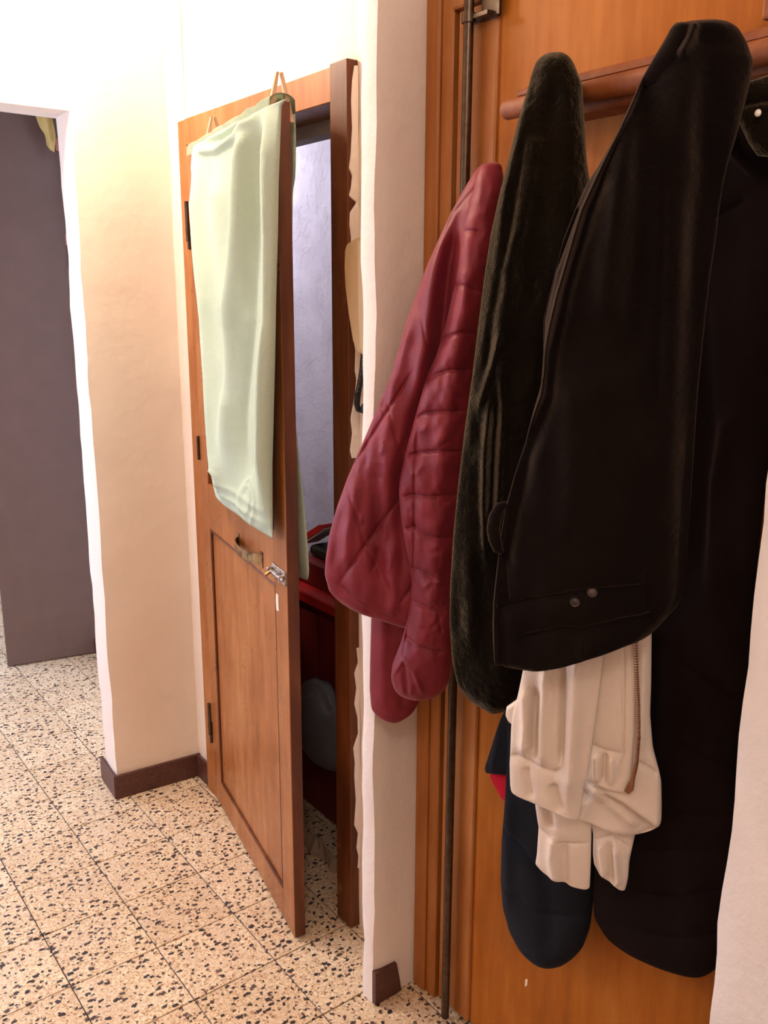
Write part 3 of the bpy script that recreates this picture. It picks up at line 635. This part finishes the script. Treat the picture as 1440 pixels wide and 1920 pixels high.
cr('pocket_panel', [(1100, 1180, 1192, 1170), (1104, 1280, 1192, 1280), (1106, 1380, 1190, 1380), (1102, 1430, 1186, 1430), (1100, 1455, 1183, 1478), (1108, 1464, 1178, 1482), (1140, 1474, 1172, 1484, .8)], .10,
   [([(1106, 1391), (1140, 1402), (1172, 1411)], .004, 3, 'q'), ([(1171, 1200), (1171, 1300), (1170, 1410), (1156, 1472)], .004, 2.5, 'q'), ([(1120, 1410), (1122, 1460)], .006, 6, 'g'), ([(1136, 1405), (1134, 1462)], -.006, 5, 'g'), ([(1150, 1410), (1148, 1466)], .004, 5, 'g')], .014)
cr('left_front', [(990, 1180, 1136, 1180), (982, 1250, 1132, 1230), (972, 1300, 1126, 1280), (962, 1335, 1120, 1330), (959, 1360, 1114, 1370), (957, 1412, 1107, 1420), (956, 1430, 1104, 1445), (957, 1470, 1094, 1480), (960, 1486, 1090, 1515), (990, 1492, 1088, 1530), (1020, 1502, 1084, 1534), (1045, 1515, 1078, 1533, .8)], .17,
   [([(956, 1414), (975, 1412), (1000, 1424), (1030, 1436), (1045, 1441), (1060, 1430)], .005, 3, 'q'), ([(985, 1280), (990, 1350), (985, 1410)], .008, 9, 'g'), ([(1008, 1280), (1004, 1350), (1002, 1420)], -.010, 9, 'g'),
    ([(1028, 1230), (1022, 1350), (1020, 1430)], .007, 9, 'g'), ([(1060, 1220), (1058, 1350), (1056, 1430)], -.008, 6, 'g'), ([(1090, 1200), (1080, 1340), (1070, 1500)], .010, 14, 'g'), ([(990, 1430), (1000, 1490)], -.005, 8, 'g'), ([(1040, 1460), (1055, 1515)], -.006, 9, 'g')], .018, nu=90)
cr('sleeve_stub', [(950, 1325, 985, 1300), (948, 1340, 985, 1330), (954, 1352, 980, 1352), (962, 1358, 975, 1358)], .12, (), .01, nu=20, nv=24, end=.2)
zA = np.array((AH[0]-.19*.74, AH[1]-.19*.67, 0))*T; zn = np.array([-.74, -.67, 0]); zn /= np.linalg.norm(zn)
zl = [(1190, 1190), (1192, 1260), (1195, 1320), (1196, 1380), (1192, 1430), (1185, 1462), (1182, 1478)]
zz = np.array(zl, float); sz = np.linspace(0, 1, 30); zi = np.interp(sz, np.linspace(0, 1, len(zz)), zz[:, 0]); zj = np.interp(sz, np.linspace(0, 1, len(zz)), zz[:, 1])
zp = [onP(x, y, zA, zn) for x, y in zip(zi, zj)]
zt = tube('zip_tape', zp, .0016, M['cream'], hd_, 6)
bm = bmesh.new(); sz = np.linspace(0, 1, 84); zi = np.interp(sz, np.linspace(0, 1, len(zz)), zz[:, 0]); zj = np.interp(sz, np.linspace(0, 1, len(zz)), zz[:, 1])
for i, (x, y) in enumerate(zip(zi, zj)):
    c = onP(x+1.5, y, zA+zn*.001, zn); box_bm(c-np.array([.0022, .0022, .0008]), c+np.array([.0022, .0022, .0008]), 0, 1, bm)
o = obj('zip_teeth', mesh_bm(bm, 'zip_teeth'), hd_, M['zip']); o['kind'] = 'stuff'
sp = [onP(x, y, zA+zn*.003, zn) for x, y in ((1178, 1470), (1184, 1464), (1190, 1470), (1188, 1482), (1178, 1490), (1171, 1484))]
obj('zip_slider', mesh_bm(prism_bm(sp, .004, -zn), 's'), hd_, M['zip'])

# ---- navy jacket and long black coat, hanging behind
nj = garment_root('navy_jacket', 'navy padded jacket with red lining, its rounded hem left of the cream hoodie', 'jacket')
AN = (.86, -7.6, 0)
drape('lining', [(938, 1420, 975, 1420), (916, 1452, 975, 1452), (924, 1468, 970, 1470), (934, 1485, 965, 1490), (942, 1500, 962, 1505, .8)], (.92, -7.35, 0), 10, .008, .008, M['red_lining'], nj, [], 20, 20, end=.1)
drape('side_flap', [(965, 1300, 1010, 1300), (940, 1345, 1000, 1345), (925, 1390, 990, 1390), (914, 1425, 985, 1425), (908, 1442, 980, 1442), (912, 1450, 975, 1456, .8)], (.86, -7.35, 0), 10, .014, .01, M['navy'], nj, [([(945, 1350), (930, 1440)], .004, 8, 'g')], 30, 40, end=.08)
nf = [([(945, 1545), (990, 1580), (1040, 1640)], .006, 4, 'q'), ([(950, 1650), (1020, 1700), (1100, 1710)], .005, 4, 'q'), ([(960, 1480), (965, 1700)], .006, 14, 'g'), ([(1040, 1550), (1045, 1780)], -.006, 18, 'g')]
drape('body', [(952, 1280, 1130, 1280), (952, 1400, 1125, 1400), (948, 1500, 1122, 1500), (942, 1570, 1118, 1570), (940, 1650, 1116, 1650), (944, 1700, 1112, 1690), (956, 1745, 1106, 1740), (975, 1780, 1092, 1778), (1000, 1803, 1072, 1800), (1020, 1814, 1050, 1813)], AN, 10, .030, .02, M['navy'], nj, nf, 80, 160, wav=[(.006, .015, .006, 31)], end=.06)
lc = garment_root('long_coat', 'long black padded coat with white collar pin, rightmost on the rail beside the white wall', 'coat')
lf = [([(1120, 1560), (1230, 1590), (1390, 1585)], .006, 4, 'q'), ([(1130, 1640), (1250, 1675), (1390, 1660)], .006, 4, 'q'), ([(1150, 1720), (1260, 1750), (1380, 1740)], .006, 4, 'q'),
      ([(1240, 1180), (1330, 1260), (1400, 1330)], .005, 4, 'q'), ([(1240, 1330), (1320, 1400), (1400, 1450)], .005, 4, 'q'), ([(1240, 1480), (1310, 1520), (1400, 1530)], .005, 4, 'q'),
      ([(1300, 1180), (1310, 1800)], .006, 25, 'g'), ([(1390, 760), (1360, 900), (1355, 1150)], .012, 18, 'g'), ([(1330, 500), (1340, 800), (1320, 1100)], -.012, 20, 'g'),
      ([(1316, 430), (1350, 408), (1400, 380)], .008, 4, 'q', 1), ([(1370, 230), (1400, 300), (1440, 340)], .010, 8, 'g')]
lrows = [(1375, 166, 1462, 140, .4), (1350, 178, 1480, 160, .7), (1340, 200, 1490, 200), (1335, 260, 1500, 260), (1300, 340, 1500, 340), (1260, 450, 1490, 450), (1240, 600, 1475, 600), (1235, 800, 1450, 800), (1230, 1000, 1425, 1000), (1225, 1150, 1412, 1150), (1200, 1250, 1405, 1250), (1160, 1400, 1396, 1400), (1130, 1500, 1390, 1500), (1116, 1600, 1384, 1600), (1112, 1680, 1378, 1680), (1115, 1722, 1372, 1740), (1140, 1762, 1360, 1790), (1180, 1792, 1345, 1815), (1230, 1812, 1325, 1830), (1280, 1824, 1308, 1832)]
drape('body', lrows, (.88, -8.5, 0), 2, .022, .018, M['longcoat'], lc, lf, 110, 360, wav=[(.008, .012, .005, 41)], end=.05)
# collar and pin
drape('collar', [(1352, 168, 1450, 138, .7), (1350, 190, 1462, 165), (1372, 200, 1475, 220), (1388, 235, 1478, 260), (1404, 270, 1480, 285), (1420, 292, 1478, 300, .7)], (.64, -8.68, 0), 25, .02, .01, M['fleece'], lc, [([(1356, 190), (1395, 200), (1440, 190)], -.010, 8, 'g', 1)], 50, 50, noise=.001, end=.15)
pc = onP(1421, 212, np.array((.50, -8.72, 0))*T, np.array([-.9, -.43, 0]))
bm = bmesh.new(); bmesh.ops.create_uvsphere(bm, u_segments=16, v_segments=10, radius=.0042); 
for v_ in bm.verts: v_.co.x *= .6
o = obj('pin', mesh_bm(bm, 'pin', True), lc, M['white_pin'], label='small round white collar pin'); o.location = pc

# ---- large dark jacket in front
dj = garment_root('corduroy_jacket', 'large near-black jacket with two metal hem buttons, in front of the cream hoodie', 'jacket')
AJ = (.28, -8.30, 0)
jf = [([(1215, 130), (1170, 240), (1095, 400), (1050, 550), (1024, 662), (1018, 737), (977, 839), (952, 944), (937, 1037), (930, 1130), (933, 1236)], .012, 5, 'g', 1),
      ([(1130, 350), (1110, 400), (1068, 540), (1042, 662), (1034, 745), (994, 850), (972, 950), (955, 1040)], -.008, 12, 'g', 1),
      ([(1085, 395), (1042, 510), (1022, 600), (1018, 700)], -.010, 4, 'g', 1),
      ([(1330, 100), (1322, 250), (1300, 500), (1290, 700), (1285, 1110)], -.012, 30, 'g', 1), ([(1290, 120), (1280, 300), (1260, 600), (1255, 1000)], .007, 30, 'g'),
      ([(1210, 150), (1205, 400), (1180, 700)], -.012, 24, 'g'), ([(1180, 220), (1150, 420), (1130, 620)], .010, 22, 'g'), ([(1240, 260), (1235, 520), (1225, 800)], -.008, 16, 'g'),
      ([(1075, 700), (1080, 850), (1070, 1000)], .006, 24, 'g'), ([(925, 1138), (960, 1122), (1000, 1110), (1085, 1093), (1200, 1085)], .006, 4, 'q', 1), ([(985, 1180), (1050, 1160), (1095, 1162), (1150, 1150), (1215, 1140)], .006, 4, 'q', 1),
      ([(944, 1035), (952, 1060), (956, 1110)], .004, 4, 'q', 1), ([(1210, 1060), (1210, 1115)], .003, 3, 'q', 1), ([(1300, 60), (1290, 90), (1270, 130)], .010, 10, 'g'), ([(1100, 1170), (1090, 1215)], .004, 8, 'g')]
jrows = [(1286, 41, 1350, 37, .35), (1272, 47, 1368, 43, .55), (1256, 66, 1385, 58, .75), (1244, 86, 1400, 85, .85), (1222, 118, 1412, 120), (1198, 160, 1405, 160), (1180, 200, 1395, 200), (1154, 258, 1380, 258), (1127, 305, 1365, 305), (1098, 350, 1355, 350), (1078, 395, 1348, 395), (1056, 450, 1342, 450), (1036, 530, 1330, 530), (1019, 600, 1322, 600), (1019, 660, 1316, 660), (1015, 720, 1310, 720), (1001, 768, 1306, 768), (985, 830, 1302, 830), (965, 890, 1298, 890), (947, 955, 1294, 955), (940, 1000, 1290, 1000), (933, 1060, 1288, 1050), (926, 1120, 1286, 1085), (924, 1170, 1285, 1112), (926, 1215, 1270, 1135), (929, 1238, 1235, 1172), (945, 1243, 1216, 1193), (975, 1248, 1150, 1207), (1000, 1253, 1090, 1219, .9), (1015, 1257, 1050, 1222, .6)]
drape('body', jrows, AJ, 38, .050, .012, M['cord'], dj, [(f[0], f[1]*1.6)+tuple(f[2:]) for f in jf], 170, 420, wav=[(.010, .010, .003, 51), (.003, .03, .012, 52)], noise=.0005, pw=.42, end=.025)
drape('collar_fold', [(1268, 42, 1286, 41, .5), (1258, 52, 1297, 48, .8), (1246, 75, 1304, 75), (1226, 108, 1302, 115), (1208, 140, 1285, 160, .6), (1200, 155, 1262, 185, .3)], (AJ[0]-.10, AJ[1]-.08, 0), 38, .020, .02, M['cord'], dj, [], 40, 50, end=.12)
# curled tab on its far edge
cp = [onP(x, y, np.array((AJ[0]-.02, AJ[1], 0))*T, np.array([-.72, -.69, 0])) for x, y in ((950, 944), (938, 950), (929, 968), (925, 990), (928, 1012), (934, 1030), (942, 1036))]
bm = tube_bm(cp, [.004, .007, .009, .0095, .009, .007, .004], 10); obj('side_tab', mesh_bm(bm, 'tab', True), dj, M['cord'])
jA = np.array((AJ[0], AJ[1], 0))*T; jn = np.array([-.719, -.695, 0])
dg = None
for (x, y), rr2 in (((1110, 1111), .0078), ((1078, 1128), .0074), ((1326, 420), .005)):
    bm = bmesh.new(); bmesh.ops.create_cone(bm, cap_ends=True, segments=28, radius1=rr2, radius2=rr2*.86, depth=.004)
    top = max(bm.faces, key=lambda f: f.calc_center_median().z)
    r1 = bmesh.ops.inset_region(bm, faces=[top], thickness=rr2*.22, depth=-.001); r2 = bmesh.ops.inset_region(bm, faces=[top], thickness=rr2*.25, depth=.0008)
    o = obj('button', mesh_bm(bm, 'button', True, 40), dj, M['button'])
    o['_px'] = 0; del o['_px']
    o['label'] = 'round dull metal button'
    from mathutils.bvhtree import BVHTree
    body = [c for c in dj.children if c.name.startswith('body')][0]
    bvh = BVHTree.FromPolygons([v_.co for v_ in body.data.vertices], [p_.vertices[:] for p_ in body.data.polygons])
    dd = Vector(ray(x, y)).normalized(); hit = bvh.ray_cast(Vector(CAMP), dd)
    if hit[0] is None or (x > 1300): D.objects.remove(o); continue
    nn = Vector(jn)*.6 + hit[1]*.4*(1 if hit[1].dot(Vector(jn)) > 0 else -1)
    o.location = hit[0]+nn.normalized()*.0012; o.rotation_euler = nn.to_track_quat('Z', 'Y').to_euler()

# ---------------------------------------------------------------- intercom and its cord
ic = empty('intercom', V(1.0, -4.45, 7.4), 'beige wall intercom handset with coiled black cord beside the pier', 'intercom')
prof_ = [(645, 470), (648, 458), (660, 449), (683, 440), (700, 440), (700, 668), (683, 668), (668, 660), (660, 640), (652, 590), (646, 540), (644, 500)]
XI = .86
bm = prism_bm([onX(x, y, XI) for x, y in prof_], .22*T*.99, (1, 0, 0)); bmesh.ops.bevel(bm, geom=[e_ for e_ in bm.edges if abs(e_.verts[0].co.x-e_.verts[1].co.x) < 1e-6 and e_.verts[0].co.x < (XI+.05)*T and len([f for f in e_.link_faces if abs(f.normal.x) < .5])], offset=.004, segments=3, affect='EDGES')
rel(obj('base', mesh_bm(bm, 'base', True, 35), None, M['intercom']), ic)
bm = prism_bm([onX(x, y, XI-.09) for x, y in ((671, 452), (700, 445), (700, 660), (676, 655), (672, 600))], .1*T, (1, 0, 0))
rel(obj('handset', mesh_bm(bm, 'handset', False), None, M['intercom']), ic)
cpts = []; key = np.array([(682, 664), (680, 690), (676, 715), (671, 740), (669, 758), (673, 770), (680, 772), (684, 760)], float)
for i in range(420):
    t = i/419; x = np.interp(t, np.linspace(0, 1, len(key)), key[:, 0]); y = np.interp(t, np.linspace(0, 1, len(key)), key[:, 1]); P = onX(x, y, .97)
    a_ = i*.62; cpts.append((P[0]+.0055*math.cos(a_), P[1]+.0055*math.sin(a_), P[2]+.0022*math.sin(a_)))
rel(tube('coiled_cord', cpts, .0016, M['black_cord'], None, 6), ic)

# ---------------------------------------------------------------- storeroom contents
def slab(name, corners, thick, mat, parent=None, n=(0, 0, -1), bevel=.001, **k):
    bm = prism_bm(corners, thick, n); return obj(name, mesh_bm(bm, name), parent, mat, **k)
cab = empty('red_cabinet', V(2.6, -2.2, 0), 'dark red cabinet standing in the dark storeroom behind the ajar door', 'cabinet')
ctop = onX(600, 1118, 2.0)[2]/T
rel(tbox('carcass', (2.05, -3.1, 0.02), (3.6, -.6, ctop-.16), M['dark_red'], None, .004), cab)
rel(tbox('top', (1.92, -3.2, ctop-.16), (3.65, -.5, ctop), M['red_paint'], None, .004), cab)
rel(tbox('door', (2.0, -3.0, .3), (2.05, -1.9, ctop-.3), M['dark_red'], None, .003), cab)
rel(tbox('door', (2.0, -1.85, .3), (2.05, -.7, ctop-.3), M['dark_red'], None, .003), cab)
fo = obj('folder', mesh_bm(prism_bm([onX(x, y, 2.3) for x, y in ((565, 1005), (598, 984), (605, 984), (606, 990), (600, 996), (566, 1016))], .07, (1, 0, 0)), 'folder'), None, M['red_paint'], label='red book lying tilted on a black bundle in the storeroom', category='book')
obj('pages', mesh_bm(prism_bm([onX(x, y, 2.31) for x, y in ((565, 1016.5), (600, 996.5), (606, 990.5), (607, 993), (601, 999.5), (566, 1021))], .06, (1, 0, 0)), 'pages'), fo, M['paper'])
box2 = tbox('storage_box', (2.15, -2.9, ctop+.005), (3.4, -1.0, ctop+.35), M['dark_red'], None, .004, label='low dark red storage box on the red cabinet top', category='box')
tbox('cloth_bundle', (2.3, -2.6, ctop+.355), (3.3, -1.2, ctop+.52), M['black_cord'], None, .015, 3, label='flat black bundle between the red box and the red book', category='bundle')
# plastic bag
bm = bmesh.new(); bmesh.ops.create_icosphere(bm, subdivisions=4, radius=1)
for v_ in bm.verts:
    d_ = 1+.16*float(vnoise(v_.co.x*2.5+5, v_.co.z*2.5+v_.co.y*2, 77))+.07*float(vnoise(v_.co.x*7, v_.co.z*7+v_.co.y*5, 78))
    v_.co = Vector((v_.co.x*.10*d_, v_.co.y*.13*d_, (v_.co.z*.19*d_ if v_.co.z > 0 else v_.co.z*.12)))
gb = obj('plastic_bag', mesh_bm(bm, 'bag', True), None, M['bag'], label='bulging dark grey plastic bag in the storeroom, before the red cabinet', category='bag')
P = onX(604, 1365, 1.62); gb.location = (P[0], P[1], P[2]-.02); gb.scale = (.45, 1, .78)
# broken cardboard on the floor
def crumple(name, pix, X, mat, label, cat, seed):
    poly = [onX(x, y, X) for x, y in pix]; bm = prism_bm(poly, .004, (1, 0, 0)); bmesh.ops.subdivide_edges(bm, edges=bm.edges[:], cuts=3, use_grid_fill=True)
    for v_ in bm.verts: v_.co.x += .02*float(vnoise(v_.co.y*22, v_.co.z*22, seed)); 
    return obj(name, mesh_bm(bm, name), None, mat, label=label, category=cat)
crumple('torn_cardboard', [(560, 1560), (600, 1575), (640, 1620), (640, 1668), (630, 1648), (617, 1642), (614, 1690), (595, 1672), (575, 1650), (560, 1645)], 1.45, M['card'], 'torn sheet of dusty cardboard propped at the foot of the storeroom doorway', 'cardboard', 4)
tube('stick', [V(1.9, -2.6, 2.42)]+[V(1.95, -2.9, 2.2)], .006, M['paper'], None, 8, label='pale stick poking out in front of the dark red cabinet', category='stick')

# ---------------------------------------------------------------- room beyond the left doorway
gl = empty('grey_door', V(.7, 6.35, 0), 'tall grey-brown flat door standing open beyond the left doorway', 'door')
g0 = Vector((-.139, 6.488, 0))*T; g1 = Vector((1.60, 6.17, 0))*T; ge = g1-g0
o = box('leaf', (0, 0, .006), (ge.length, .03, 12.4*T), M['grey_door'], None, .001); o.location = g0-gl.location; o.rotation_euler = (0, 0, math.atan2(ge.y, ge.x)); o.parent = gl
for px_, py_ in ((115, 272), (133, 450)):
    P = onY(px_, py_, 6.0); bb = box('hinge', (-.02, -.006, -.022), (.02, .006, .022), M['pink_plastic'], None, .002); bb.location = Vector(P)-gl.location; bb.parent = gl
yc_ = np.array((.5, 5.98, 0))
drape('yellow_cloth', [(62, 190, 100, 190), (66, 215, 96, 215), (74, 238, 101, 235), (84, 252, 104, 250), (86, 262, 105, 262), (87, 272, 103, 275), (94, 281, 102, 286)], (.5, 5.90, 0), 88, .012, .006, M['yellow_cloth'], None, [([(80, 212), (88, 250), (92, 280)], .012, 4, 'g', 1), ([(90, 215), (96, 260)], -.01, 4, 'g', 1)], 30, 40, end=.05, label='yellow cloth hanging over the top of the tall grey door', category='cloth')
shelf = empty('narrow_shelf', V(1.4, 8, 0), 'narrow white shelf seen in the gap beside the tall grey door', 'shelf')
rel(tbox('upright', (1.30, 7.2, 0), (1.34, 8.6, 11), M['grey_door'], None, .002), shelf)
for z in (1.2, 3.0, 4.8, 6.6, 8.4): rel(tbox('shelf_board', (1.34, 7.2, z), (1.62, 8.6, z+.08), M['white_paint'], None, .002), shelf)
tbox('storage_tin', (1.36, 7.22, 6.70), (1.58, 7.9, 7.6), M['blue_plastic'], None, .004, label='blue box on the shelf beside the tall grey door', category='box')
